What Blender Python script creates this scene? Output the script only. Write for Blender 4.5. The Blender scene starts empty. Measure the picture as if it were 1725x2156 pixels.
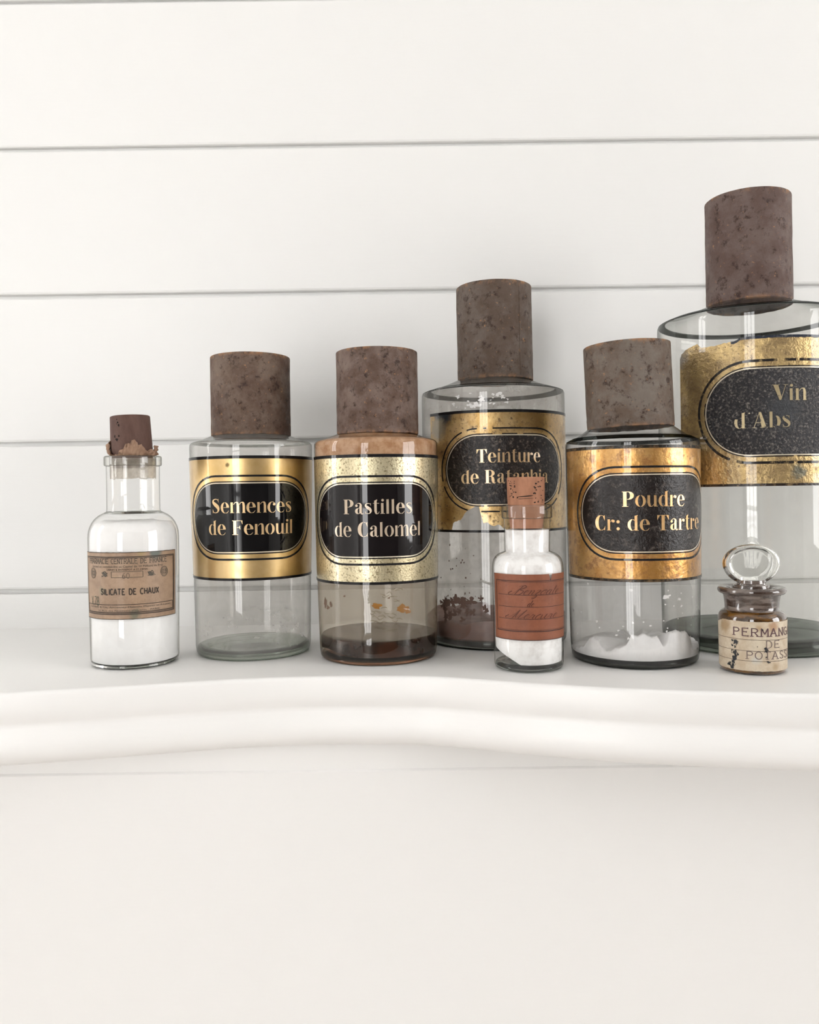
import bpy, math, random
from math import sin, cos, tan, pi, radians as rad, sqrt, asin
from mathutils import Vector, Quaternion, noise as mnoise

random.seed(7)
scene = bpy.context.scene
COL = scene.collection

# ------------------------------------------------------------------ camera
# world: x to the right, y away from the camera, z up; the mantel top is z = 0
cam_d = bpy.data.cameras.new('camera')
cam = bpy.data.objects.new('camera', cam_d)
COL.objects.link(cam)
cam.location = (0, 0, 0.118)
cam.rotation_mode = 'QUATERNION'
cam.rotation_quaternion = Quaternion((1, 0, 0), rad(90)) @ Quaternion((0, 0, 1), rad(-0.8))
cam_d.sensor_fit = 'HORIZONTAL'
cam_d.sensor_width = 36
cam_d.lens = 36 * 1700 / 1725
cam_d.shift_y = -0.025
cam_d.clip_start = 0.01
scene.camera = cam

# ------------------------------------------------------------------ sky + exposure
world = bpy.data.worlds.new('overcast_sky')
scene.world = world
world.use_nodes = True
bg = world.node_tree.nodes['Background']
bg.inputs['Color'].default_value = (1.0, 0.99, 0.985, 1)
bg.inputs['Strength'].default_value = 9.1
vs = scene.view_settings
vs.view_transform = 'Standard'
vs.look = 'None'
vs.gamma = 1
vs.use_curve_mapping = False
vs.exposure = 0.0
cy = scene.cycles
cy.max_bounces = 10
cy.diffuse_bounces = 3
cy.glossy_bounces = 3
cy.transmission_bounces = 10
cy.transparent_max_bounces = 40
cy.caustics_reflective = False
cy.sample_clamp_indirect = 8
cy.use_adaptive_sampling = True
cy.adaptive_threshold = 0.05

# room dimensions
RX0, RX1, RY0, WY, FZ, CZ = -1.9, 2.7, -2.7, 0.725, -1.15, 1.45
WINS = {  # daylight windows: axis, wall position, a0, a1, z0, z1
    'window_1': ('y', RY0, -1.62, -0.72, -0.85, 1.25),
    'window_2': ('x', RX0, 0.0, 0.45, -0.75, 1.25),
    'window_3': ('x', RX1, -1.55, 0.05, -0.2, 1.3),
}
for nm, (ax, p, a0, a1, z0, z1) in WINS.items():
    ld = bpy.data.lights.new('daylight_portal', 'AREA')
    ld.shape = 'RECTANGLE'
    ld.cycles.is_portal = True
    lo = bpy.data.objects.new('daylight_portal', ld)
    COL.objects.link(lo)
    ld.size, ld.size_y = a1 - a0, z1 - z0
    if ax == 'y':
        lo.location = ((a0 + a1) / 2, p - 0.06, (z0 + z1) / 2)
        lo.rotation_euler = (rad(90), 0, 0) if p > 0 else (rad(-90), 0, 0)
    else:
        s = -1 if p < 0 else 1
        lo.location = (p + 0.06 * s, (a0 + a1) / 2, (z0 + z1) / 2)
        lo.rotation_euler = (rad(90), 0, rad(90 * s))

# ------------------------------------------------------------------ node helpers
class NB:
    """small node-tree builder"""
    def __init__(self, name):
        self.m = bpy.data.materials.new(name)
        self.m.use_nodes = True
        self.t = self.m.node_tree
        self.t.nodes.clear()
        self.out = self.n('ShaderNodeOutputMaterial')
        self.co = self.n('ShaderNodeTexCoord').outputs['Object']
    def n(self, typ, **kw):
        nd = self.t.nodes.new(typ)
        for k, v in kw.items():
            setattr(nd, k, v)
        return nd
    def set(self, sock, v):
        if hasattr(v, 'is_output') or isinstance(v, bpy.types.NodeSocket):
            self.t.links.new(v, sock)
        elif isinstance(v, (tuple, list)) and len(v) == 3 and sock.type == 'RGBA':
            sock.default_value = (*v, 1)
        else:
            sock.default_value = v
    def noise(self, scale, detail=4, rough=.6, vec=None, dist=0):
        nd = self.n('ShaderNodeTexNoise')
        nd.inputs['Scale'].default_value = scale
        nd.inputs['Detail'].default_value = detail
        nd.inputs['Roughness'].default_value = rough
        nd.inputs['Distortion'].default_value = dist
        self.t.links.new(vec or self.co, nd.inputs['Vector'])
        return nd.outputs['Fac']
    def mapping(self, scale=(1, 1, 1), loc=(0, 0, 0)):
        nd = self.n('ShaderNodeMapping')
        nd.inputs['Scale'].default_value = scale
        nd.inputs['Location'].default_value = loc
        self.t.links.new(self.co, nd.inputs['Vector'])
        return nd.outputs[0]
    def ramp(self, fac, lo, hi, a=0., b=1.):
        nd = self.n('ShaderNodeMapRange', interpolation_type='SMOOTHSTEP')
        self.set(nd.inputs['Value'], fac)
        for k, v in (('From Min', lo), ('From Max', hi), ('To Min', a), ('To Max', b)):
            nd.inputs[k].default_value = v
        return nd.outputs[0]
    def math(self, op, a, b=0.):
        nd = self.n('ShaderNodeMath', operation=op)
        self.set(nd.inputs[0], a)
        self.set(nd.inputs[1], b)
        return nd.outputs[0]
    def mix(self, fac, a, b, mode='MIX'):
        nd = self.n('ShaderNodeMix', data_type='RGBA', blend_type=mode)
        self.set(nd.inputs[0], fac)
        self.set(nd.inputs[6], a)
        self.set(nd.inputs[7], b)
        return nd.outputs[2]
    def near(self, p, r0, r1, wob=0., wscale=200):
        """1 near the local point p, 0 beyond: a stain with its own outline"""
        nd = self.n('ShaderNodeVectorMath', operation='DISTANCE')
        self.t.links.new(self.co, nd.inputs[0])
        nd.inputs[1].default_value = p
        d = nd.outputs['Value']
        if wob:
            d = self.math('ADD', d, self.math('MULTIPLY', self.math('SUBTRACT', self.noise(wscale, 3), .5), wob))
        return self.ramp(d, r0, r1, 1., 0.)
    def bump(self, h, strength=.3, dist=.001):
        nd = self.n('ShaderNodeBump')
        nd.inputs['Strength'].default_value = strength
        nd.inputs['Distance'].default_value = dist
        self.set(nd.inputs['Height'], h)
        return nd.outputs[0]
    def principled(self, color, rough=.5, metal=0., normal=None, **kw):
        nd = self.n('ShaderNodeBsdfPrincipled')
        self.set(nd.inputs['Base Color'], color)
        self.set(nd.inputs['Roughness'], rough)
        self.set(nd.inputs['Metallic'], metal)
        if normal is not None:
            self.set(nd.inputs['Normal'], normal)
        for k, v in kw.items():
            self.set(nd.inputs[k.replace('_', ' ')], v)
        return nd.outputs[0]
    def mixsh(self, fac, a, b):
        nd = self.n('ShaderNodeMixShader')
        self.set(nd.inputs[0], fac)
        self.t.links.new(a, nd.inputs[1])
        self.t.links.new(b, nd.inputs[2])
        return nd.outputs[0]
    def done(self, sh):
        self.t.links.new(sh, self.out.inputs['Surface'])
        return self.m

def plain(name, col, rough=.5, metal=0., coat=0., **kw):
    b = NB(name)
    return b.done(b.principled(col, rough, metal, Coat_Weight=coat, Coat_Roughness=.03, **kw))

def paint(name, col, rough=.38, bscale=60, bstr=.06, stretch=(1, 8, 8)):
    b = NB(name)
    h = b.noise(bscale, 2, .6, b.mapping(stretch))
    return b.done(b.principled(col, rough, 0, b.bump(h, bstr, .002)))

def thin_glass(name, tint=(.86, .86, .84), edge=(.30, .31, .29), haze=.08, hcol=(.55, .53, .5), hscale=60,
               hlo=.35, hhi=.75, hmax=.3, film=None, rough=.015, ebias=.55, wave=.0):
    """one glass wall: mirror reflection by angle, absorption growing with the slanted path, a dirt film"""
    b = NB(name)
    lw = b.n('ShaderNodeLayerWeight')
    lw.inputs['Blend'].default_value = .5
    fac = lw.outputs['Facing']
    nrm = None
    if wave:
        nrm = b.bump(b.noise(45, 2, .5), wave, .004)
        b.set(lw.inputs['Normal'], nrm)
    p5 = b.math('POWER', fac, 5.)
    refl = b.math('ADD', b.math('MULTIPLY', p5, .6), .048)
    tr = b.n('ShaderNodeBsdfTransparent')
    b.set(tr.inputs['Color'], b.mix(b.ramp(fac, ebias, 1.0), tint, edge))
    gl = b.n('ShaderNodeBsdfGlossy')
    gl.inputs['Roughness'].default_value = rough
    if nrm:
        b.set(gl.inputs['Normal'], nrm)
    base = tr.outputs[0]
    df = b.n('ShaderNodeBsdfDiffuse')
    tl = b.n('ShaderNodeBsdfTranslucent')
    hc = b.mix(b.noise(hscale * 2.3, 5), hcol, tuple(c * .75 for c in hcol))
    b.set(df.inputs['Color'], hc)
    b.set(tl.inputs['Color'], hc)
    dirt = b.mixsh(.4, df.outputs[0], tl.outputs[0])
    amt = b.math('ADD', b.ramp(b.noise(hscale, 5, .65), hlo, hhi, 0, hmax - haze), haze)
    if film:  # extra film between two heights
        z0, z1, soft, add = film
        sp = b.n('ShaderNodeSeparateXYZ')
        b.t.links.new(b.co, sp.inputs[0])
        m = b.math('MULTIPLY', b.ramp(sp.outputs[2], z0 - soft, z0 + soft), b.ramp(sp.outputs[2], z1 - soft, z1 + soft, 1, 0))
        amt = b.math('ADD', amt, b.math('MULTIPLY', m, add))
    return b.done(b.mixsh(refl, b.mixsh(amt, base, dirt), gl.outputs[0]))

def solid_glass(name, col, rough=.02):
    b = NB(name)
    g = b.n('ShaderNodeBsdfGlass')
    b.set(g.inputs['Color'], col)
    g.inputs['Roughness'].default_value = rough
    g.inputs['IOR'].default_value = 1.5
    return b.done(g.outputs[0])

def gold(name, c1, c2, spot, spot_lo=.62, spot_hi=.7, spot_scale=450, rough=.34, blot=35, extra=None, bstr=.12, bsc=500, metal=.85):
    b = NB(name)
    col = b.mix(b.ramp(b.noise(blot, 5, .65), .35, .68), c1, c2)
    s = b.ramp(b.noise(spot_scale, 6, .78), spot_lo, spot_hi)
    col = b.mix(s, col, spot)
    for (p, r0, r1, wob, c) in (extra or []):
        col = b.mix(b.near(p, r0, r1, wob, 260), col, c)
    nrm = b.bump(b.noise(bsc, 3, .6), bstr, .0008)
    mt = b.math('SUBTRACT', metal, b.math('MULTIPLY', s, metal * .8))
    return b.done(b.principled(col, rough, mt, nrm, Coat_Weight=.75, Coat_Roughness=.035))

def enamel(name, c1, c2, amt_lo=.75, amt_hi=.9, scale=300, bstr=.0, bsc=300, coat=.65, crough=.03, extra=None, rough=.4):
    b = NB(name)
    col = b.mix(b.ramp(b.noise(scale, 5, .72), amt_lo, amt_hi), c1, c2)
    for (p, r0, r1, wob, c) in (extra or []):
        col = b.mix(b.near(p, r0, r1, wob, 260), col, c)
    nrm = b.bump(b.noise(bsc, 4, .65), bstr, .0012) if bstr else None
    kw = dict(Coat_Weight=coat, Coat_Roughness=crough, Specular_IOR_Level=0.05)
    if nrm:
        kw['Coat_Normal'] = nrm
    return b.done(b.principled(col, rough, 0, nrm, **kw))

def rust(name, seed, c_mid=(.088, .047, .030), c_dark=(.036, .016, .009), c_grey=(.170, .118, .086), c_edge=(.36, .18, .08)):
    b = NB(name)
    v = b.mapping((1, 1, 1), (seed * 3.1, seed * 1.7, seed))
    col = b.mix(b.ramp(b.noise(42, 6, .7, v), .36, .66), c_mid, c_grey)
    col = b.mix(b.ramp(b.noise(150, 6, .75, v), .52, .66), col, c_dark)
    col = b.mix(b.ramp(b.noise(330, 4, .7, v), .62, .72), col, c_edge)
    sp = b.n('ShaderNodeSeparateXYZ')
    b.t.links.new(b.n('ShaderNodeTexCoord').outputs['Generated'], sp.inputs[0])
    ez = b.math('ABSOLUTE', b.math('SUBTRACT', sp.outputs[2], .5))
    em = b.math('MULTIPLY', b.ramp(ez, .44, .5), b.ramp(b.noise(110, 5, .7, v), .45, .6))
    col = b.mix(b.math('MULTIPLY', em, .75), col, c_edge)
    h = b.math('ADD', b.noise(260, 6, .75, v), b.math('MULTIPLY', b.noise(60, 3, .6, v), .6))
    return b.done(b.principled(col, b.ramp(b.noise(90, 4, .6, v), .3, .7, .55, .8), .15, b.bump(h, .8, .0008)))

def paper(name, c1, c2, stains=(), rough=.55, nscale=90, coat=.12):
    b = NB(name)
    col = b.mix(b.ramp(b.noise(nscale, 5, .65), .35, .7), c1, c2)
    col = b.mix(b.ramp(b.noise(900, 3, .6), .5, .8, 0, .35), col, tuple(c * .7 for c in c2))
    for (p, r0, r1, wob, c) in stains:
        col = b.mix(b.near(p, r0, r1, wob, 240), col, c)
    return b.done(b.principled(col, rough, 0, b.bump(b.noise(500, 3), .1, .0004), Coat_Weight=coat, Coat_Roughness=.2))

# ------------------------------------------------------------------ mesh helpers
def mesh(name, verts, faces, mat, parent=None, smooth=False, loc=None, sharp=None):
    me = bpy.data.meshes.new(name)
    me.from_pydata([tuple(v) for v in verts], [], faces)
    me.materials.append(mat)
    if smooth:
        me.polygons.foreach_set('use_smooth', [True] * len(me.polygons))
        if sharp:
            me.set_sharp_from_angle(angle=rad(sharp))
    me.validate()
    me.update()
    o = bpy.data.objects.new(name, me)
    COL.objects.link(o)
    if parent:
        o.parent = parent
    if loc:
        o.location = loc
    return o

def tag(o, label=None, cat=None, group=None, kind=None):
    for k, v in (('label', label), ('category', cat), ('group', group), ('kind', kind)):
        if v:
            o[k] = v
    return o

def empty(name, loc, label=None, cat=None, **kw):
    o = bpy.data.objects.new(name, None)
    o.empty_display_size = .02
    COL.objects.link(o)
    o.location = loc
    return tag(o, label, cat, **kw)

def boxv(x0, x1, y0, y1, z0, z1):
    v = [(x, y, z) for z in (z0, z1) for y in (y0, y1) for x in (x0, x1)]
    f = [(0, 2, 3, 1), (4, 5, 7, 6), (0, 1, 5, 4), (2, 6, 7, 3), (0, 4, 6, 2), (1, 3, 7, 5)]
    return v, f

def boxes(name, lst, mat, parent=None, **kw):
    V, F = [], []
    for b in lst:
        v, f = boxv(*b)
        n = len(V)
        V += v
        F += [tuple(i + n for i in q) for q in f]
    return mesh(name, V, F, mat, parent, **kw)

def extrude_x(name, prof, x0, x1, mat, parent=None):
    n = len(prof)
    V = [(x, y, z) for x in (x0, x1) for (y, z) in prof]
    F = [(i, (i + 1) % n, n + (i + 1) % n, n + i) for i in range(n)]
    F += [tuple(range(n))[::-1], tuple(range(n, 2 * n))]
    return mesh(name, V, F, mat, parent)

def revolve(name, prof, mat, parent=None, seg=96, cap0=False, cap1=False, sharp=35, fn=None, loc=None):
    """prof: (radius, z) bottom to top; fn(phi, r, z, i) may move points"""
    V, F = [], []
    n = len(prof)
    for (i, (r, z)) in enumerate(prof):
        for k in range(seg):
            ph = 2 * pi * k / seg
            rr, zz = (r, z) if fn is None else fn(ph if ph <= pi else ph - 2 * pi, r, z, i)
            V.append((rr * sin(ph), -rr * cos(ph), zz))
    for i in range(n - 1):
        for k in range(seg):
            k2 = (k + 1) % seg
            F.append((i * seg + k, i * seg + k2, (i + 1) * seg + k2, (i + 1) * seg + k))
    if cap0:
        F.append(tuple(range(seg))[::-1])
    if cap1:
        F.append(tuple((n - 1) * seg + k for k in range(seg)))
    return mesh(name, V, F, mat, parent, True, loc, sharp)

def arc(cx, cz, rx, rz, a0, a1, n=6):
    return [(cx + rx * cos(rad(a0 + (a1 - a0) * i / n)), cz + rz * sin(rad(a0 + (a1 - a0) * i / n))) for i in range(n + 1)]

def fbm(x, y=0., z=0., o=4):
    return mnoise.fractal((x, y, z), 1.0, 2.0, o)

def catmull(pts, per=8):
    P = [pts[0]] + list(pts) + [pts[-1]]
    out = []
    for i in range(1, len(P) - 2):
        for k in range(per):
            t = k / per
            q = []
            for a, b, c, d in zip(P[i - 1], P[i], P[i + 1], P[i + 2]):
                q.append(.5 * (2 * b + (c - a) * t + (2 * a - 5 * b + 4 * c - d) * t * t + (3 * b - a - 3 * c + d) * t ** 3))
            out.append(tuple(q))
    out.append(tuple(pts[-1]))
    return out

class Wrap:
    """maps label coordinates (u = arc length from the label's middle, z = height) onto a bottle's wall"""
    def __init__(self, prof, face):
        self.p = sorted((z, r) for r, z in prof)
        self.face = rad(face)
        self.R0 = None
    def R(self, z):
        p = self.p
        if z <= p[0][0]:
            return p[0][1]
        for (a, ra), (b, rb) in zip(p, p[1:]):
            if a <= z <= b:
                return ra + (rb - ra) * (z - a) / max(b - a, 1e-9)
        return p[-1][1]
    def pt(self, u, z, off):
        ph = self.face + u / self.R0
        r = self.R(z) + off
        return (r * sin(ph), -r * cos(ph), z)
    def quads(self, name, Q, off, mat, parent=None):
        V, F = [], []
        for q in Q:
            n = len(V)
            V += [self.pt(u, z, off) for (u, z) in q]
            F.append(tuple(range(n, n + len(q))))
        return mesh(name, V, F, mat, parent, False)
    def columns(self, name, us, lo, hi, off, mat, parent=None, nz=6, th=0.):
        V, F = [], []
        m = nz + 1
        for u in us:
            a, b = lo(u), hi(u)
            for k in range(m):
                V.append(self.pt(u, a + (b - a) * k / nz, off))
        n = len(us)
        for i in range(n - 1):
            for k in range(nz):
                F.append((i * m + k, (i + 1) * m + k, (i + 1) * m + k + 1, i * m + k + 1))
        return mesh(name, V, F, mat, parent, True)

def lin(a, b, n):
    return [a + (b - a) * i / (n - 1) for i in range(n)]

def stadium_pts(hl, hh, n=24):
    """closed rounded-end path, half length hl, half height hh"""
    pts = []
    d = hl - hh
    for i in range(n + 1):
        a = -pi / 2 + pi * i / n
        pts.append((d + hh * cos(a), hh * sin(a)))
    m = 20
    for i in range(1, m):
        pts.append((d - 2 * d * i / m, hh))
    for i in range(n + 1):
        a = pi / 2 + pi * i / n
        pts.append((-d + hh * cos(a), hh * sin(a)))
    for i in range(1, m):
        pts.append((-d + 2 * d * i / m, -hh))
    return pts

def ring_quads(hl, hh, w, u0, z0, keep=None):
    A, B = stadium_pts(hl + w / 2, hh + w / 2), stadium_pts(hl - w / 2, hh - w / 2)
    Q = []
    n = len(A)
    for i in range(n):
        j = (i + 1) % n
        q = [(A[i][0] + u0, A[i][1] + z0), (A[j][0] + u0, A[j][1] + z0), (B[j][0] + u0, B[j][1] + z0), (B[i][0] + u0, B[i][1] + z0)]
        if keep is None or keep(sum(p[0] for p in q) / 4, sum(p[1] for p in q) / 4):
            Q.append(q)
    return Q

def stadium_fill(hl, hh, u0, z0):
    d = hl - hh
    us = sorted(set([d * k / 14 for k in range(-14, 15)] + [s * (d + hh * sin(pi / 2 * k / 16)) for k in range(17) for s in (-1, 1)]))
    H = lambda u: hh if abs(u) <= d else sqrt(max(hh * hh - (abs(u) - d) ** 2, 0))
    Q = []
    for a, b in zip(us, us[1:]):
        m = 6
        for k in range(m):
            f0, f1 = -1 + 2 * k / m, -1 + 2 * (k + 1) / m
            Q.append([(a + u0, z0 + f0 * H(a)), (b + u0, z0 + f0 * H(b)), (b + u0, z0 + f1 * H(b)), (a + u0, z0 + f1 * H(a))])
    return Q

def stroke_quads(pts):
    """pts: (x, y, width)"""
    Q, L = [], []
    for i, (x, y, w) in enumerate(pts):
        a = pts[max(i - 1, 0)]
        b = pts[min(i + 1, len(pts) - 1)]
        dx, dy = b[0] - a[0], b[1] - a[1]
        l = math.hypot(dx, dy) or 1
        nx, ny = -dy / l * w / 2, dx / l * w / 2
        L.append(((x + nx, y + ny), (x - nx, y - ny)))
    for (a, b), (c, d) in zip(L, L[1:]):
        Q.append([a, b, d, c])
    return Q

# ------------------------------------------------------------------ lettering: high-contrast stencil roman
def g_rect(x0, y0, x1, y1):
    n = max(1, int((x1 - x0) / .22))
    return [[(x0 + (x1 - x0) * i / n, y0), (x0 + (x1 - x0) * (i + 1) / n, y0), (x0 + (x1 - x0) * (i + 1) / n, y1), (x0 + (x1 - x0) * i / n, y1)] for i in range(n)]
def g_cres(cx, cy, a, b, cxi, ai, bi, t0, t1, n=18):
    T = [rad(t0 + (t1 - t0) * i / n) for i in range(n + 1)]
    O = [(cx + a * cos(t), cy + b * sin(t)) for t in T]
    I = [(cxi + ai * cos(t), cy + bi * sin(t)) for t in T]
    return [[O[i], O[i + 1], I[i + 1], I[i]] for i in range(n)]
def g_dot(cx, cy, r):
    return [[(cx, cy), (cx + r * cos(2 * pi * i / 12), cy + r * sin(2 * pi * i / 12)), (cx + r * cos(2 * pi * (i + 1) / 12), cy + r * sin(2 * pi * (i + 1) / 12))] for i in range(12)]
def g_st(pts, per=6):
    return stroke_quads(catmull(pts, per))
XH, SW, HL = .74, .16, .030
def g_arch(x0, x1):
    """n-type arch ending in a heavy right stem"""
    return (g_st([(x0 + .01, XH - .16, HL), (x0 + .07, XH - .05, .035), (x0 + .16, XH, .05), (x1 - .12, XH - .03, .12), (x1 - SW / 2 - .005, XH - .2, SW)])
            + g_rect(x1 - SW, 0, x1, XH - .2) + g_rect(x1 - SW - .035, 0, x1 + .035, HL))
def glyph(ch):
    c = ch
    if c == 'l': return g_rect(.05, 0, .05 + SW, .98) + [[(.05, .98), (.05 + SW, .98), (.05 + SW, 1.0)]], .32
    if c == 'i': return g_rect(.05, 0, .05 + SW, XH) + g_dot(.155, .93, .09) + g_rect(.0, 0, .3, HL), .32
    if c == 'n': return g_rect(.04, 0, .04 + SW, XH) + g_rect(0, 0, .27, HL) + g_arch(.24, .63), .69
    if c == 'h': return g_rect(.04, 0, .04 + SW, 1) + g_rect(0, 0, .27, HL) + g_arch(.24, .63), .69
    if c == 'm': return g_rect(.04, 0, .04 + SW, XH) + g_rect(0, 0, .27, HL) + g_arch(.24, .62) + g_arch(.63, 1.01), 1.07
    if c == 'u': return (g_rect(.04, .2, .04 + SW, XH) + g_st([(.135, .2, SW), (.17, .07, .13), (.27, .01, .05), (.37, .05, .03), (.43, .16, HL)])
                         + g_rect(.44, 0, .44 + SW, XH) + g_rect(.6, 0, .68, HL), .70)
    if c == 'o': return g_cres(.32, .37, .32, .385, .32, .15, .36, 98, 262) + g_cres(.32, .37, .32, .385, .32, .15, .36, -82, 82), .67
    if c == 'e': return (g_cres(.31, .37, .31, .385, .33, .15, .36, 96, 285) + g_cres(.31, .37, .31, .385, .31, .11, .36, 4, 84)
                         + g_rect(.2, .375, .6, .375 + HL) + g_st([(.40, .0, .05), (.5, .05, .035), (.58, .17, .02)], 4), .65)
    if c == 'c': return (g_cres(.31, .37, .31, .385, .33, .15, .36, 90, 285) + g_dot(.47, .57, .09)
                         + g_st([(.31, .745, .03), (.42, .72, .03), (.53, .62, .03)], 4) + g_st([(.40, .0, .05), (.5, .05, .035), (.57, .17, .02)], 4), .61)
    if c == 'd': return (g_cres(.31, .37, .31, .385, .33, .15, .36, 98, 262) + g_st([(.34, .735, .03), (.42, .66, .03)], 2) + g_st([(.34, .005, .03), (.42, .08, .03)], 2)
                         + g_rect(.43, 0, .43 + SW, .97) + [[(.43, .97), (.62, .97), (.62, 1.02)]] + g_rect(.6, 0, .67, HL), .70)
    if c == 'b': return (g_rect(.04, 0, .04 + SW, 1) + g_cres(.36, .37, .31, .385, .34, .13, .36, -82, 82) + g_st([(.25, .66, .03), (.33, .735, .03)], 2) + g_st([(.25, .08, .03), (.33, .005, .03)], 2), .70)
    if c == 'a': return (g_rect(.33, .04, .33 + SW, .55) + g_st([(.43, .55, SW), (.40, .68, .11), (.30, .74, .04), (.18, .71, .03), (.10, .62, .03)]) + g_dot(.13, .57, .085)
                         + g_cres(.24, .2, .21, .205, .28, .07, .175, 95, 265) + g_st([(.26, .40, .03), (.34, .43, .03)], 2) + g_st([(.26, .005, .03), (.34, .07, .03)], 2)
                         + g_st([(.46, .04, .10), (.54, .0, .05), (.6, .07, .02)], 3), .63)
    if c == 'r': return g_rect(.05, 0, .05 + SW, XH) + g_rect(0, 0, .29, HL) + g_st([(.25, .55, .03), (.31, .68, .03), (.40, .71, .04)], 3) + g_dot(.42, .62, .095), .53
    if c == 't': return (g_rect(.1, .16, .1 + SW, .9) + [[(.1, .9), (.29, .9), (.29, 1.0)]] + g_rect(.02, XH - HL, .42, XH)
                         + g_st([(.195, .16, SW), (.22, .05, .12), (.30, .01, .05), (.38, .06, .03), (.42, .16, .02)]), .46)
    if c in 'sS':
        P = [(.53, .76, .02), (.49, .91, .04), (.33, .975, .045), (.15, .91, .09), (.12, .77, .16), (.26, .61, .24), (.44, .45, .25), (.52, .27, .17), (.47, .1, .09), (.30, .022, .045), (.15, .07, .04), (.08, .25, .02)]
        Q = g_st(P) + [[(.50, .99), (.535, .99), (.535, .70)], [(.07, .0), (.105, .0), (.07, .30)]]
        sx, sy = (1.02, 1.0) if c == 'S' else (.80, XH)
        return [[(x * sx, y * sy) for x, y in q] for q in Q], (.68 if c == 'S' else .52)
    if c == 'F': return (g_rect(.09, 0, .30, 1) + g_rect(.02, 0, .40, HL) + g_rect(.02, 1 - HL, .70, 1) + [[(.60, 1), (.70, 1), (.70, .72)]]
                         + g_rect(.33, .5, .54, .5 + HL) + [[(.54, .66), (.56, .36), (.46, .515)]], .76)
    if c == 'P': return (g_rect(.09, 0, .30, 1) + g_rect(.02, 0, .40, HL) + g_rect(.02, 1 - HL, .42, 1) + g_cres(.42, .735, .32, .265, .38, .13, .235, -86, 86)
                         + g_rect(.33, .47, .43, .47 + HL), .78)
    if c == 'R': return (g_rect(.09, 0, .30, 1) + g_rect(.02, 0, .40, HL) + g_rect(.02, 1 - HL, .42, 1) + g_cres(.42, .755, .30, .245, .38, .13, .215, -86, 86)
                         + g_rect(.33, .5, .45, .5 + HL) + g_st([(.46, .5, .06), (.57, .42, .16), (.60, .25, .2), (.63, .09, .16), (.72, .01, .05), (.80, .08, .02)]), .84)
    if c == 'C': return (g_cres(.42, .5, .40, .51, .44, .17, .48, 92, 268) + g_st([(.45, .995, .03), (.6, .95, .03), (.7, .78, .03)], 4)
                         + g_st([(.45, .005, .03), (.6, .06, .03), (.72, .25, .02)], 4) + [[(.66, 1.0), (.70, 1.0), (.70, .64), (.58, .9)]] + [[(.62, .06), (.70, .0), (.72, .30)]], .80)
    if c == 'T': return (g_rect(.31, 0, .52, .97) + g_rect(.22, 0, .61, HL) + g_rect(.03, 1 - HL, .80, 1)
                         + [[(.03, 1), (.2, .985), (.03, .66)], [(.80, 1), (.63, .985), (.80, .66)]], .84)
    if c == 'V': return ([[(.06, 1), (.33, 1), (.52, .12), (.40, 0)]] + g_rect(0, 1 - HL, .40, 1) + g_st([(.46, .02, .03), (.74, 1, .03)], 2) + g_rect(.62, 1 - HL, .86, 1), .86)
    if c == 'A': return ([[(.38, 1), (.50, 1), (.80, 0), (.53, 0)]] + g_rect(.46, 0, .88, HL) + g_st([(.10, 0, .03), (.40, .95, .03)], 2) + g_rect(0, 0, .24, HL) + g_rect(.2, .3, .56, .3 + HL), .90)
    if c == ':': return g_dot(.16, .12, .105) + g_dot(.16, .58, .105), .34
    if c == "'": return g_dot(.1, .9, .09) + g_st([(.14, .9, .08), (.14, .78, .04), (.06, .68, .02)], 3), .24
    return [], .34

def text_quads(s, cap, width, u0, z0, track=.03, gl=glyph):
    Q, x = [], 0.
    for ch in s:
        q, adv = gl(ch)
        Q += [[(px + x, py) for px, py in p] for p in q]
        x += adv + track
    tot = x - track
    k = width / tot
    return [[((px * k) - width / 2 + u0, py * cap + z0) for px, py in p] for p in Q]

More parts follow.
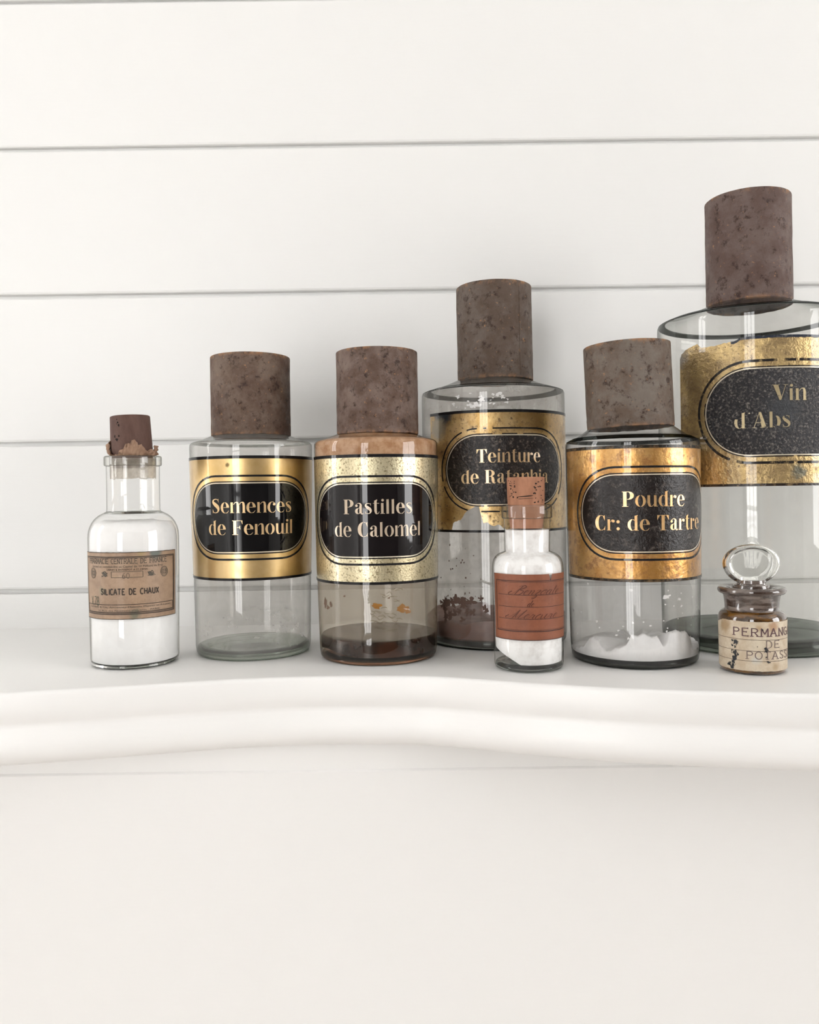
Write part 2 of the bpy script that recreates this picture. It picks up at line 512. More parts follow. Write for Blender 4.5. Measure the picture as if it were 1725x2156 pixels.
# ------------------------------------------------------------------ lettering: slab typewriter / plain capitals (stroked)
def ap(cx, cy, a, b, t0, t1, n=12):
    return [(cx + a * cos(rad(t0 + (t1 - t0) * i / n)), cy + b * sin(rad(t0 + (t1 - t0) * i / n))) for i in range(n + 1)]
SK = {
 'A': [[(0, 0), (.33, 1), (.66, 0)], [(.12, .36), (.54, .36)]],
 'B': [[(.08, 0), (.08, 1), (.36, 1)] + ap(.36, .76, .2, .24, 90, -90) + [(.08, .52)], [(.36, .52)] + ap(.38, .26, .22, .26, 90, -90) + [(.08, 0)]],
 'C': [ap(.34, .5, .32, .5, 50, 310, 18)],
 'D': [[(.08, 0), (.08, 1), (.3, 1)] + ap(.3, .5, .32, .5, 90, -90) + [(.08, 0)]],
 'E': [[(.58, 1), (.08, 1), (.08, 0), (.6, 0)], [(.08, .53), (.45, .53)]],
 'F': [[(.58, 1), (.08, 1), (.08, 0)], [(.08, .53), (.45, .53)]],
 'G': [ap(.34, .5, .32, .5, 50, 320, 18) + [(.62, .45), (.4, .45)]],
 'H': [[(.08, 0), (.08, 1)], [(.6, 0), (.6, 1)], [(.08, .52), (.6, .52)]],
 'I': [[(.16, 0), (.16, 1)]],
 'L': [[(.08, 1), (.08, 0), (.56, 0)]],
 'M': [[(.06, 0), (.08, 1), (.38, .3), (.68, 1), (.7, 0)]],
 'N': [[(.08, 0), (.08, 1), (.6, 0), (.6, 1)]],
 'O': [ap(.35, .5, .33, .5, 0, 360, 24)],
 'P': [[(.08, 0), (.08, 1), (.36, 1)] + ap(.36, .75, .24, .25, 90, -90) + [(.08, .5)]],
 'R': [[(.08, 0), (.08, 1), (.36, 1)] + ap(.36, .75, .24, .25, 90, -90) + [(.08, .5)], [(.34, .5), (.64, 0)]],
 'S': [catmull([(.56, .82), (.42, .98), (.18, .96), (.08, .76), (.2, .58), (.42, .45), (.56, .27), (.46, .05), (.2, .01), (.05, .2)], 4)],
 'T': [[(.0, 1), (.6, 1)], [(.3, 1), (.3, 0)]],
 'U': [[(.06, 1), (.06, .3)] + ap(.32, .3, .26, .3, 180, 360) + [(.58, 1)]],
 'X': [[(.04, 0), (.58, 1)], [(.04, 1), (.58, 0)]],
 '6': [catmull([(.5, .95), (.25, .8), (.08, .4), (.15, .08), (.4, .02), (.54, .25), (.4, .5), (.18, .45), (.08, .3)], 4)],
 '0': [ap(.3, .5, .24, .5, 0, 360, 20)],
 '7': [[(.05, 1), (.55, 1), (.2, 0)]],
 '8': [ap(.3, .75, .2, .25, 0, 360, 14), ap(.3, .26, .25, .26, 0, 360, 14)],
 '.': [[(.1, 0), (.1, .08)]], '&': [catmull([(.6, .0), (.2, .7), (.3, 1), (.45, .8), (.1, .3), (.2, .0), (.55, .4)], 4)],
}
def skel(weight, serif):
    def gl(ch):
        if ch not in SK:
            return [], .45
        Q, mx = [], 0
        for pl in SK[ch]:
            # split sharp corners so joints stay solid
            for a, b in zip(pl, pl[1:]):
                Q += stroke_quads([(*a, weight), (*b, weight)])
            for p in pl[1:-1]:
                Q += [[(p[0] + weight / 2 * cos(k * pi / 3), p[1] + weight / 2 * sin(k * pi / 3)) for k in range(6)]]
            if serif:
                for e, o in ((pl[0], pl[1]), (pl[-1], pl[-2])):
                    if abs(e[1] - o[1]) > abs(e[0] - o[0]) and min(e[1], abs(1 - e[1])) < .01:
                        Q += stroke_quads([(e[0] - .17, e[1], weight * .75), (e[0] + .17, e[1], weight * .8)])
                    elif abs(e[0] - o[0]) > .2 and abs(e[1] - o[1]) < .02:
                        Q += stroke_quads([(e[0], e[1] - .1, weight * .8), (e[0], e[1] + .1, weight * .8)])
            mx = max(mx, max(p[0] for p in pl))
        return Q, mx + .08
    return gl

def micro_text(wrap, name, s, size, width, u0, z0, off, mat, parent):
    """very small print, from the built-in typeface, wrapped round the bottle"""
    cu = bpy.data.curves.new(name, 'FONT')
    cu.body = s
    cu.size = 1
    cu.resolution_u = 2
    ob = bpy.data.objects.new(name, cu)
    COL.objects.link(ob)
    bpy.context.view_layer.update()
    me = ob.evaluated_get(bpy.context.evaluated_depsgraph_get()).to_mesh()
    V = [tuple(v.co) for v in me.vertices]
    F = [tuple(p.vertices) for p in me.polygons]
    x1 = max(v[0] for v in V)
    k = width / x1
    V2 = [wrap.pt(v[0] * k - width / 2 + u0, v[1] * size + z0, off) for v in V]
    bpy.data.objects.remove(ob)
    bpy.data.curves.remove(cu)
    return mesh(name, V2, F, mat, parent)

def blob_quads(u0, z0, a, b, seed, n=22, rough=.35):
    pts = []
    for i in range(n):
        t = 2 * pi * i / n
        k = 1 + rough * 2 * fbm(cos(t) * 1.4 + seed * 7.3, sin(t) * 1.4, seed * 2.1, 3)
        k = max(.25, k)
        pts.append((u0 + a * k * cos(t), z0 + b * k * sin(t)))
    return [[(u0, z0), pts[i], pts[(i + 1) % n]] for i in range(n)]

# ------------------------------------------------------------------ shared materials
M_wall = paint('white_wall_paint', (.86, .855, .835), .42, 30, .05)
M_mantel = paint('white_mantel_paint', (.88, .87, .85), .34, 30, .07, (1, 5, 5))
M_room = plain('room_paint', (.80, .795, .78), .6)
M_room_dark = plain('dark_unseen_wall_paint', (.09, .083, .078), .6)  # unseen wall behind the camera, darkened so the labels reflect black
M_floor = plain('pale_oak_floor', (.56, .50, .44), .5)
M_trim = plain('trim_paint', (.86, .86, .85), .5)
M_black = enamel('black_enamel', (.003, .0025, .003), (.010, .008, .008), .8, .95, 200, coat=.9)
M_line = enamel('black_line', (.012, .011, .012), (.03, .025, .02))
M_cream = plain('pale_line', (.75, .68, .55), .4, .3, .6)

# ------------------------------------------------------------------ the room
wb = tag(boxes('wall_back', [(RX0 - .1, RX1 + .1, WY + .0052, WY + .12, FZ - .1, CZ + .1)], M_wall), kind='structure')
GAP = .0040
gz = [.0327 + .1324 * k for k in range(-9, 11)]
for a, b in zip(gz, gz[1:]):
    z0, z1 = a + GAP / 2, b - GAP / 2
    if z1 < FZ or z0 > CZ:
        continue
    ch = .0016
    extrude_x('plank', [(WY + ch, z0), (WY + .0050, z0), (WY + .0050, z1), (WY + .0006, z1), (WY, z1 - .0006), (WY, z0 + ch * 1.4), (WY + ch * .35, z0 + ch * .45)][::-1],
              RX0, RX1, M_wall, wb)
tag(boxes('floor', [(RX0 - .1, RX1 + .1, RY0 - .1, WY + .1, FZ - .1, FZ)], M_floor), kind='structure')
tag(boxes('ceiling', [(RX0 - .1, RX1 + .1, RY0 - .1, WY + .1, CZ, CZ + .1)], M_trim), kind='structure')
def wall_with_hole(name, ax, p, a_lo, a_hi, w):
    s = -1 if p < 0 else 1
    q0, q1 = sorted((p, p + .12 * s))
    _, _, a0, a1, z0, z1 = w
    L = [(a_lo, a0, FZ, CZ), (a1, a_hi, FZ, CZ), (a0, a1, FZ, z0), (a0, a1, z1, CZ)]
    B = [((l[0], l[1], q0, q1, l[2], l[3]) if ax == 'y' else (q0, q1, l[0], l[1], l[2], l[3])) for l in L]
    tag(boxes(name, B, M_room_dark if ax == 'y' else M_room), kind='structure')
wall_with_hole('wall_front', 'y', RY0, RX0, RX1, WINS['window_1'])
wall_with_hole('wall_left', 'x', RX0, RY0, WY + .009, WINS['window_2'])
wall_with_hole('wall_right', 'x', RX1, RY0, WY + .009, WINS['window_3'])
for nm, (ax, p, a0, a1, z0, z1) in WINS.items():
    s = -1 if p < 0 else 1
    q = p + .03 * s
    def bx(l):
        return [(b[0], b[1], q - .02, q + .02, b[2], b[3]) if ax == 'y' else (q - .02, q + .02, b[0], b[1], b[2], b[3]) for b in l]
    t = .045
    fr = tag(boxes(nm, bx([(a0, a0 + t, z0, z1), (a1 - t, a1, z0, z1), (a0 + t, a1 - t, z0, z0 + t), (a0 + t, a1 - t, z1 - t, z1)]), M_trim), kind='structure')
    nv, nh = (2, 4) if ax == 'y' else (1, 3)
    for k in range(1, nv + 1):
        x = a0 + (a1 - a0) * k / (nv + 1)
        boxes('muntin', bx([(x - .012, x + .012, z0 + t, z1 - t)]), M_trim, fr)
    for k in range(1, nh + 1):
        z = z0 + (z1 - z0) * k / (nh + 1)
        boxes('muntin', bx([(a0 + t, a1 - t, z - .012, z + .012)]), M_trim, fr)

# ------------------------------------------------------------------ the mantelpiece
mantel = empty('mantelpiece', (0, .63, -1.15), 'white painted mantelpiece with a bowed-in moulded shelf edge under the bottles', 'mantelpiece')
EDGE = [(-1.1, .455), (-.8, .457), (-.5, .464), (-.36, .475), (-.248, .4858), (-.137, .5083), (-.096, .5153), (-.051, .5177), (-.002, .5150), (.025, .5094),
        (.081, .4893), (.134, .4734), (.186, .4641), (.23, .4569), (.34, .449), (.5, .444), (.8, .441), (1.1, .44)]
EC = catmull(EDGE, 10)
PROF = ([(-.0028, 0)] + [(-.0028 + .0028 * sin(rad(a)), -.0028 + .0028 * cos(rad(a))) for a in (22, 45, 67, 90)]
        + [(.0004, -.009), (.0004, -.013), (-.0001, -.0165), (-.0010, -.0188), (-.0014, -.0205), (-.0010, -.0228), (.0004, -.0265), (.0014, -.0305), (.0018, -.0345),
           (.0014, -.0385), (-.0004, -.0420), (-.0036, -.0446), (-.008, -.0460), (-.014, -.0464)])
def mantel_shelf():
    V, F = [], []
    P = [('wall', 0)] + [('e', p) for p in PROF] + [('back', -.0464), ('wall', -.0464)]
    n = len(P)
    for (x, y) in EC:
        for k, p in P:
            if k == 'wall':
                V.append((x, WY, p))
            elif k == 'back':
                V.append((x, .54, p))
            else:
                V.append((x, y - p[0], p[1]))
    for i in range(len(EC) - 1):
        for k in range(n - 1):
            F.append((i * n + k, (i + 1) * n + k, (i + 1) * n + k + 1, i * n + k + 1))
    F += [tuple(range(n)), tuple((len(EC) - 1) * n + k for k in range(n))[::-1]]
    V = [(x, y - .63, z + 1.15) for x, y, z in V]
    return mesh('shelf', V, F, M_mantel, mantel, True, sharp=40)
mantel_shelf()
def lv(b):
    return (b[0], b[1], b[2] - .63, b[3] - .63, b[4] + 1.15, b[5] + 1.15)
boxes('fascia', [lv((-.95, .95, .5282, WY, -.0655, -.0464))], M_mantel, mantel)
extrude_x('panel', [(.527 - .63, 0), (WY - .63, 0), (WY - .63, 1.15 - .0632), (.5280 - .63, 1.15 - .0632), (.527 - .63, 1.15 - .0644)][::-1], -.95, .95, M_mantel, mantel)

# ------------------------------------------------------------------ apothecary jars: shared builders
def tin_cap(parent, r, z0, h, mat, tilt=0., seed=1, dx=0., dz_tilt=True, seam=None):
    """rolled tin lid: side wall with a slightly dented, rust-pitted surface, rounded top edge and an open lower rim"""
    prof = [(r - .0007, 0), (r, .0004), (r + .0001, h * .12), (r - .0001, h * .35), (r, h * .6), (r, h - .0010), (r - .0001, h - .0004), (r - .0005, h - .0001), (r - .0012, h), (0.0005, h)]
    def fn(ph, rr, z, i):
        if rr < r * .5:
            return rr, z
        d = .00022 * fbm(sin(ph) * 2 + seed * 5, cos(ph) * 2, z * 60) + .00010 * fbm(sin(ph) * 9 + seed, cos(ph) * 9, z * 300)
        return rr + d, z + (.0005 * fbm(sin(ph) * 3 + seed, cos(ph) * 3, seed) if i < 2 else 0)
    # refine the wall
    P = prof[:3] + [(r, h * k / 14) for k in range(2, 13)] + prof[5:]
    o = revolve('tin_cap', P, mat, parent, 96, cap1=True, fn=fn, loc=(dx, 0, z0), sharp=50)
    o.rotation_euler = (0, rad(-tilt), 0)
    if seam is not None:
        V, F = [], []
        for k in range(13):
            z = .002 + (h - .004) * k / 12
            for da, off in ((-.045, .0001), (-.035, .0006), (.0, .0006), (.012, .0001)):
                a = rad(seam) + da
                V.append(((r + off) * sin(a), -(r + off) * cos(a), z))
        for k in range(12):
            for j in range(3):
                F.append((k * 4 + j, k * 4 + j + 1, (k + 1) * 4 + j + 1, (k + 1) * 4 + j))
        mesh('seam', V, F, mat, o, True)
    return o

def shell(parent, prof, mat, name='glass_body', seg=112):
    return revolve(name, prof, mat, parent, seg, sharp=60)

def base_disc(parent, r, h, mat, dome=.002):
    prof = [(.0005, .0012), (r * .55, .0010), (r * .86, .0004), (r - .0022, .0002), (r - .0008, .0010), (r - .0002, .0026), (r, h * .6), (r - .0006, h), (r - .0022, h + .0008), (r * .8, h + .0004), (r * .45, h + dome), (.0005, h + dome * 1.3)]
    return revolve('glass_base', prof, mat, parent, 96, cap0=True, cap1=True, sharp=80)

def shoulder_ring(parent, r0, z0, r1, z1, th, mat):
    """the thick turn of the glass at the shoulder: a bead of solid glass, its tint painting the refracted dark, from (r0, z0) outside to (r1, z1) inside"""
    P = []
    for k in range(13):
        t = pi * k / 12
        q = (1 - cos(t)) / 2
        P.append((r0 + (r1 - r0) * q, z0 + (z1 - z0) * q - th * sin(t) - .0004))
    P += [(r0 + (r1 - r0) * q, z0 + (z1 - z0) * q - .0004) for q in (.75, .5, .25, 0)]
    return revolve('shoulder_edge', P, mat, parent, 112, sharp=80)

def jar_profile(pts, rb, rs, zs, rn, zc):
    """pts: wall (r, z) from base to shoulder; rs, zs shoulder corner; rn neck radius at cap bottom zc"""
    p = [(rb - .0045, .0003), (rb - .002, .0008), (rb - .0006, .0024)]
    p += pts
    p += arc(rs - .0045, zs - .0035, .0045, .0035, 0, 75, 5)[1:]
    r1, z1 = p[-1]
    for k in range(1, 6):
        t = k / 6
        p.append((r1 + (rn - r1) * t, z1 + (zc - z1) * (t ** 1.25)))
    p.append((rn, zc))
    p.append((rn - .0005, zc + .02))
    return p

def gilt_label(wrap, parent, zt, zb, mat, u_lo, u_hi, cart_z, hh, hl, m_line, m_cart, m_let, lines, lo=None, hi=None, rims=(True, True), gap_out=.0054, lw=.0014, m_rim=None, wear=None, u0=0., white=True, worn=None):
    us = lin(u_lo, u_hi, 90)
    lo = lo or (lambda u: zb)
    hi = hi or (lambda u: zt)
    band = wrap.columns('label', us, lo, hi, .0003, mat, parent, 6)
    if rims[0]:
        wrap.columns('rim_line', us, lambda u: hi(u) - .0021, lambda u: hi(u), .0005, m_rim or m_line, band, 1)
    if rims[1]:
        wrap.columns('rim_line', us, lambda u: zb, lambda u: zb + .0018, .0005, m_rim or m_line, band, 1)
    keep = wear or (lambda u, z: lo(u) < z < hi(u))
    wrap.quads('outline', ring_quads(hl + gap_out, hh + gap_out, lw, u0, cart_z, keep), .0005, m_line, band)
    wrap.quads('outline', ring_quads(hl + .0013, hh + .0013, .0008, u0, cart_z, keep), .0005, m_line, band)
    ca = wrap.quads('cartouche', stadium_fill(hl, hh, u0, cart_z), .00045, m_cart, band)
    if white:
        wrap.quads('inner_line', ring_quads(hl + .0004, hh + .0004, .0006, u0, cart_z), .00055, M_cream, band)
    for (s, cap, w, lu, z) in lines:
        Q = text_quads(s, cap, w, lu + u0, z)
        if worn:
            Q = [q for q in Q if fbm(sum(p[0] for p in q) / len(q) * 170 + 3, sum(p[1] for p in q) / len(q) * 170, 2.5, 3) > worn]
        wrap.quads('lettering', Q, .0007, m_let, band)
    return band

def jar(name, X, D, label):
    return empty(name, (X, D, 0), label, 'bottle')

M_base = solid_glass('base_glass', (.80, .84, .80))
M_base_dark = solid_glass('base_glass_dark', (.50, .53, .50))
M_edge = solid_glass('dark_refraction_tint', (.07, .08, .075), .03)  # near-black tint stands in for the dark room refracted at the shoulder
M_edge_pale = solid_glass('pale_refraction_tint', (.62, .64, .62), .03)  # weaker tint for the same painted dark line on thinner glass
M_gold_let = plain('gilt_letters', (.80, .56, .30), .32, .55, .5)

# ------------------------------------------------------------------ Semences de Fenouil
j = jar('apothecary_jar', -.1187, .6085, 'clear glass apothecary jar labelled Semences de Fenouil, bright gold band, rusty tin cap')
wall = [(.0425, .0064), (.0433, .0584), (.0445, .1036), (.0452, .14), (.0453, .1515)]
P = jar_profile(wall, .0425, .0453, .1568, .0265, .1625)
shell(j, P, thin_glass('semences_glass', (.985, .98, .968), (.40, .41, .39), .17, (.90, .87, .82), 40, .42, .8, .30, film=(.008, .026, .004, .10)))
base_disc(j, .0417, .0060, M_base)
shoulder_ring(j, .0440, .1562, .0400, .1577, .0012, M_edge_pale)
tin_cap(j, .0295, .1610, .0593, rust('rusty_tin_semences', 1.3), seed=2)
w = Wrap(wall, 11.0)
w.R0 = .0445
gilt_label(w, j, .1448, .0571, gold('bright_gilt', (.66, .44, .17), (.78, .56, .27), (.35, .22, .08), .70, .78, 300, .36, 30,
           extra=[((-.0082, -.0445, .1384), .0008, .0022, .0025, (.16, .10, .03))], bstr=.05),
           -.082, .082, .1013, .0239, .0476, M_line, M_black, M_gold_let,
           [('Semences', .0100, .0588, .0022, .1047), ('de Fenouil', .0100, .0636, .0013, .0894)], u0=-.0023)

# ------------------------------------------------------------------ Pastilles de Calomel
j = jar('apothecary_jar', -.0240, .5865, 'apothecary jar labelled Pastilles de Calomel, brown-stained shoulder and dark tar at the bottom')
wall = [(.0423, .0064), (.0425, .0150), (.0437, .0604), (.0442, .105), (.0446, .1500)]
P = jar_profile(wall, .0423, .0446, .1557, .0268, .1605)
g = shell(j, P, thin_glass('pastilles_glass', (.975, .95, .90), (.42, .36, .28), .015, (.68, .56, .42), 55, .5, .85, .06, film=(.0180, .06, .003, .27), wave=.12))
base_disc(j, .0414, .0038, solid_glass('base_glass_brown', (.86, .70, .60)))
tin_cap(j, .0295, .1592, .0598, rust('rusty_tin_pastilles', 2.9, c_grey=(.185, .13, .105)), seed=5, dx=.0015)
# tan residue inside the shoulder
b = NB('tan_residue')
c = b.mix(b.ramp(b.noise(120, 6, .7), .38, .65), (.52, .33, .21), (.36, .18, .085))
M_tan = b.done(b.principled(c, .7, 0, b.bump(b.noise(300, 4), .3, .0006)))
sh = [(p[0] - .0007, p[1] - .0004) for p in P if p[1] > .149]
revolve('residue', [(.0439, .1425)] + sh[:-2], M_tan, j, 96, sharp=60)
# dark tar pooled on the bottom
b = NB('dark_tar')
M_tar = b.done(b.principled(b.mix(b.ramp(b.noise(70, 4), .4, .7), (.010, .004, .003), (.040, .013, .006)), .2, 0, b.bump(b.noise(120, 3), .12, .001), Specular_IOR_Level=.25))
def tarfn(ph, r, z, i):
    if i == 1 or i == 0:
        return r, z + max(0, .0026 * fbm(ph * 1.6, 3.3, 0, 4)) + (.0035 * max(0, -sin(ph) - .35) if i else 0)
    if i == 2:
        return r, z + .0011 * sin(ph * 1.0 + .5) + .0004 * fbm(ph * 3, 9, 0)
    return r, z
revolve('tar_residue', [(.036, .0062), (.0412, .0056), (.0414, .0160), (.0402, .0168), (.030, .0160), (.0005, .0158)], M_tar, j, 96, cap0=True, cap1=True, fn=tarfn, sharp=60)
w = Wrap(wall, 2.4)
w.R0 = .0440
gilt_label(w, j, .1435, .0556, gold('pale_speckled_gilt', (.62, .53, .33), (.70, .62, .42), (.17, .125, .05), .51, .62, 620, .36, 25, bstr=.3, bsc=800),
           -.083, .083, .0989, .0243, .0480, M_line, enamel('plum_black_enamel', (.005, .003, .0035), (.020, .011, .011), .75, .9, 120, coat=.9),
           plain('dull_gilt_letters', (.56, .45, .33), .4, .4, .5),
           [('Pastilles', .0098, .0483, .0020, .1033), ('de Calomel', .0098, .0632, .0019, .0880)], u0=-.001)
# crusted drops on the glass below the label
M_drop = plain('amber_drop', (.30, .14, .035), .12, 0, 1.)
M_dark_spot = plain('brown_spot', (.13, .075, .045), .5, 0, .3)
for (u, z, a, bb, m, sd) in [(-.0008, .0412, .0030, .0017, M_drop, 1), (.0178, .0388, .0040, .0024, M_drop, 2), (.0212, .0366, .0020, .0014, M_drop, 4), (-.0440, .0415, .0022, .0032, M_dark_spot, 3), (-.0370, .0410, .0014, .0018, M_dark_spot, 6), (-.0405, .0385, .0016, .0012, M_dark_spot, 12), (-.024, .0475, .0008, .0006, M_dark_spot, 8), (.0075, .0465, .0007, .0005, M_dark_spot, 9)]:
    w.quads('crust_spot', blob_quads(u, z, a, bb, sd), .0004, m, g)
# syrupy ripples: thin raised beads of dried liquid
M_bead = thin_glass('dried_bead', (.80, .76, .68), (.3, .26, .2), .08, (.6, .5, .4), 200, ebias=.2)
for k in range(34):
    u, z = random.uniform(-.006, .015), random.uniform(.0225, .053)
    pts = catmull([(u, z, .0003), (u + random.uniform(.001, .003), z + random.uniform(-.0015, .0015), .0007), (u + random.uniform(.003, .006), z + random.uniform(-.002, .001), .0003)], 4)
    w.quads('dried_bead', stroke_quads(pts), .0005, M_bead, g)

# ------------------------------------------------------------------ Teinture de Ratanhia
j = jar('apothecary_jar', .0674, .6455, 'tall apothecary jar labelled Teinture de Ratanhia, chipped gold label, brown powder, behind the red-labelled vial')
wall = [(.0560, .0070), (.0564, .0549), (.0566, .1200), (.0566, .1890)]
P = jar_profile(wall, .0560, .0566, .1966, .0270, .2061)
g = shell(j, P, thin_glass('teinture_glass', (.965, .955, .94), (.30, .30, .28), .09, (.74, .70, .65), 70, .42, .75, .26, film=(.178, .2, .004, .16)))
base_disc(j, .0552, .0075, M_base_dark)
shoulder_ring(j, .0558, .1958, .0490, .1982, .0012, M_edge)
tin_cap(j, .0299, .2045, .0750, rust('rusty_tin_teinture', 4.7, c_mid=(.088, .056, .038), c_grey=(.135, .103, .082)), seed=8, dx=.0025, tilt=.4, seam=36)
b = NB('brown_powder')
M_bpow = b.done(b.principled(b.mix(b.ramp(b.noise(60, 5), .35, .7), (.15, .075, .055), (.24, .14, .115)), .85, 0, b.bump(b.noise(400, 4), .3, .0005)))
revolve('brown_powder', [(.0540, .0062), (.0548, .0085), (.0549, .0205), (.052, .021), (.03, .018), (.0005, .017)], M_bpow, j, 96, cap0=True, cap1=True, sharp=70,
        fn=lambda ph, r, z, i: (r, z + (.0030 * fbm(ph * 2.2, 1.7, 0, 4) + .0015 * sin(ph * 1.5 + .5) if i in (2, 3) else 0)))
w = Wrap(wall, -6.0)
w.R0 = .0566
def t_lo(u):
    z = .0872
    K = [(-.0335, .0872), (-.0325, .0935), (-.0300, .0953), (-.0245, .0965), (-.0230, .1000), (-.0198, .1034), (-.0165, .1050), (-.0124, .1068), (-.0108, .1065), (-.0100, .1005), (-.0085, .0985), (-.0080, .0940), (-.005, .0950), (-.002, .0922), (.0014, .0918), (.003, .0935), (.0065, .0904), (.009, .0895), (.0105, .0872)]
    for (a, za), (b_, zb_) in zip(K, K[1:]):
        if a <= u <= b_:
            return za + (zb_ - za) * (u - a) / (b_ - a) + .0006 * fbm(u * 900, 2.2, 0, 3)
    return z
tg = gold('blotched_gilt', (.42, .26, .09), (.70, .50, .24), (.14, .08, .03), .52, .66, 330, .40, 45,
          extra=[((-.042, -.038, .176), .006, .013, .008, (.055, .065, .07)), ((-.010, -.0566, .178), .002, .005, .006, (.05, .05, .05)), ((-.045, -.034, .165), .004, .012, .01, (.30, .25, .17))], bstr=.3, bsc=350)
M_brown_black = enamel('brown_black_enamel', (.014, .010, .009), (.17, .135, .11), .50, .72, 380, .45, 520, crough=.12)
us_lo = -.0561
gilt_label(w, j, .1771, .0872, tg, us_lo, .0875, .1330, .0250, .0477, M_line, M_brown_black, gold('worn_gilt_letters', (.76, .56, .33), (.66, .46, .25), (.12, .08, .04), .60, .68, 500, .4, 60),
           [('Teinture', .0097, .0493, .0012, .1384), ('de Ratanhia', .0097, .0687, -.0009, .1232)], lo=t_lo, u0=.0111, lw=.0011,
           wear=lambda u, z: z > t_lo(u) and fbm(u * 260, z * 260, 5, 3) > -.42)
M_stain = plain('brown_stain', (.105, .060, .045), .75)
for k in range(26):  # crust creeping up from the powder
    u = random.uniform(-.046, -.006)
    z = .0225 + .017 * random.random() ** 1.6
    a = random.uniform(.0010, .0030)
    w.quads('stain_spot', blob_quads(u, z, a, a * random.uniform(.6, 1.3), k, 20, .7), .0004, M_stain, g)
for k in range(30):  # fine spatter higher up
    u = random.gauss(-.026, .010)
    z = random.uniform(.036, .078)
    a = random.uniform(.0002, .0007)
    w.quads('stain_spot', blob_quads(u, z, a, a * 1.2, k + 50, 9, .5), .0004, M_stain, g)
M_scale = plain('white_scale', (.78, .77, .76), .35, 0, .5)
for k in range(26):
    u, z = random.uniform(-.03, .012), random.uniform(.1785, .1895)
    s = random.uniform(.0004, .0014)
    w.quads('lime_spot', blob_quads(u, z, s * 1.6, s, k + 90, 12, .6), .0004, M_scale, g)

# ------------------------------------------------------------------ Poudre Cr: de Tartre
j = jar('apothecary_jar', .1556, .5645, 'apothecary jar labelled Poudre Cr: de Tartre, orange gold band, white powder clumps at the bottom')
wall = [(.0433, .0069), (.0436, .0145), (.0447, .0614), (.0451, .11), (.0454, .1470)]
P = jar_profile(wall, .0433, .0454, .1521, .0272, .1617)
g = shell(j, P, thin_glass('poudre_glass', (.95, .945, .94), (.26, .26, .25), .03, (.70, .68, .66), 50, .45, .8, .10))
base_disc(j, .0424, .0046, M_base_dark)
shoulder_ring(j, .0446, .1514, .0400, .1538, .0010, M_edge)
tin_cap(j, .0296, .1597, .0580, rust('rusty_tin_poudre', 7.2, c_mid=(.115, .076, .052), c_grey=(.17, .14, .115)), tilt=2.1, seed=11, dx=-.0005)
b = NB('white_powder')
M_wpow = b.done(b.principled(b.mix(b.ramp(b.noise(90, 5), .35, .7), (.94, .935, .925), (.88, .87, .855)), .9, 0, b.bump(b.noise(350, 4), .25, .0006)))
PK = [(-180, .012), (-95, .008), (-70, .0085), (-52, .0110), (-43, .0195), (-38, .0200), (-33, .0165), (-24, .0120), (-12, .0150), (-6, .0160), (-2, .0225), (10, .0240), (20, .0225), (26, .0165), (33, .0245), (47, .0250), (55, .0220), (62, .0120), (80, .0105), (120, .012), (180, .012)]
def pk(ph):
    d = math.degrees(ph) + 15.4
    if d > 180: d -= 360
    if d < -180: d += 360
    for (a, za), (b_, zb_) in zip(PK, PK[1:]):
        if a <= d <= b_:
            t = (d - a) / (b_ - a)
            t = t * t * (3 - 2 * t)
            return za + (zb_ - za) * t
    return .012
def powfn(ph, r, z, i):
    if i == 2: return r, pk(ph) * .93 + .0020 * fbm(ph * 13, 4.4, 0, 4)
    if i == 3: return r, pk(ph) * .98 + .0020 * fbm(ph * 13, 4.4, 0, 4)
    if i == 4: return r, pk(ph) * .62 + .005 + .002 * fbm(ph * 4, 7, 0, 3)
    return r, z
revolve('white_powder', [(.040, .0054), (.0424, .0060), (.0428, .02), (.0412, .02), (.030, .02), (.0005, .012)], M_wpow, j, 180, cap0=True, cap1=True, fn=powfn, sharp=75)
w = Wrap(wall, 3.1)
w.R0 = .0450
M_rim_worn = enamel('worn_black_rim', (.02, .016, .012), (.16, .10, .05), .45, .7, 260, .3, 400)
gilt_label(w, j, .1460, .0575, gold('orange_gilt', (.50, .245, .06), (.72, .44, .17), (.27, .115, .03), .47, .66, 130, .38, 40, bstr=.45, bsc=300),
           -.0717, .080, .1019, .0246, .0499, M_line, enamel('scuffed_black_enamel', (.014, .010, .009), (.125, .103, .088), .50, .76, 230, .5, 420, crough=.1), gold('warm_gilt_letters', (.78, .50, .24), (.70, .42, .18), (.25, .15, .06), .62, .72, 420, .38, 60),
           [('Poudre', .0098, .0428, .0004, .1062), ('Cr: de Tartre', .0098, .0785, .0000, .0908)], m_rim=M_rim_worn)
w2 = Wrap(wall, -15.4)
w2.R0 = .0450
M_fleck = plain('white_fleck', (.84, .83, .81), .9)
for k in range(44):
    u, z = random.uniform(-.055, .055), random.uniform(.016, .0555)
    s = random.choice([.0003, .0004, .0005, .0006, .0009])
    w2.quads('powder_fleck', blob_quads(u, z, s * 1.3, s, k + 30, 9, .5), -.0007, M_fleck, g)
w2.quads('powder_fleck', blob_quads(.0225, .0475, .0028, .0014, 77, 14, .5), -.0007, M_fleck, g)

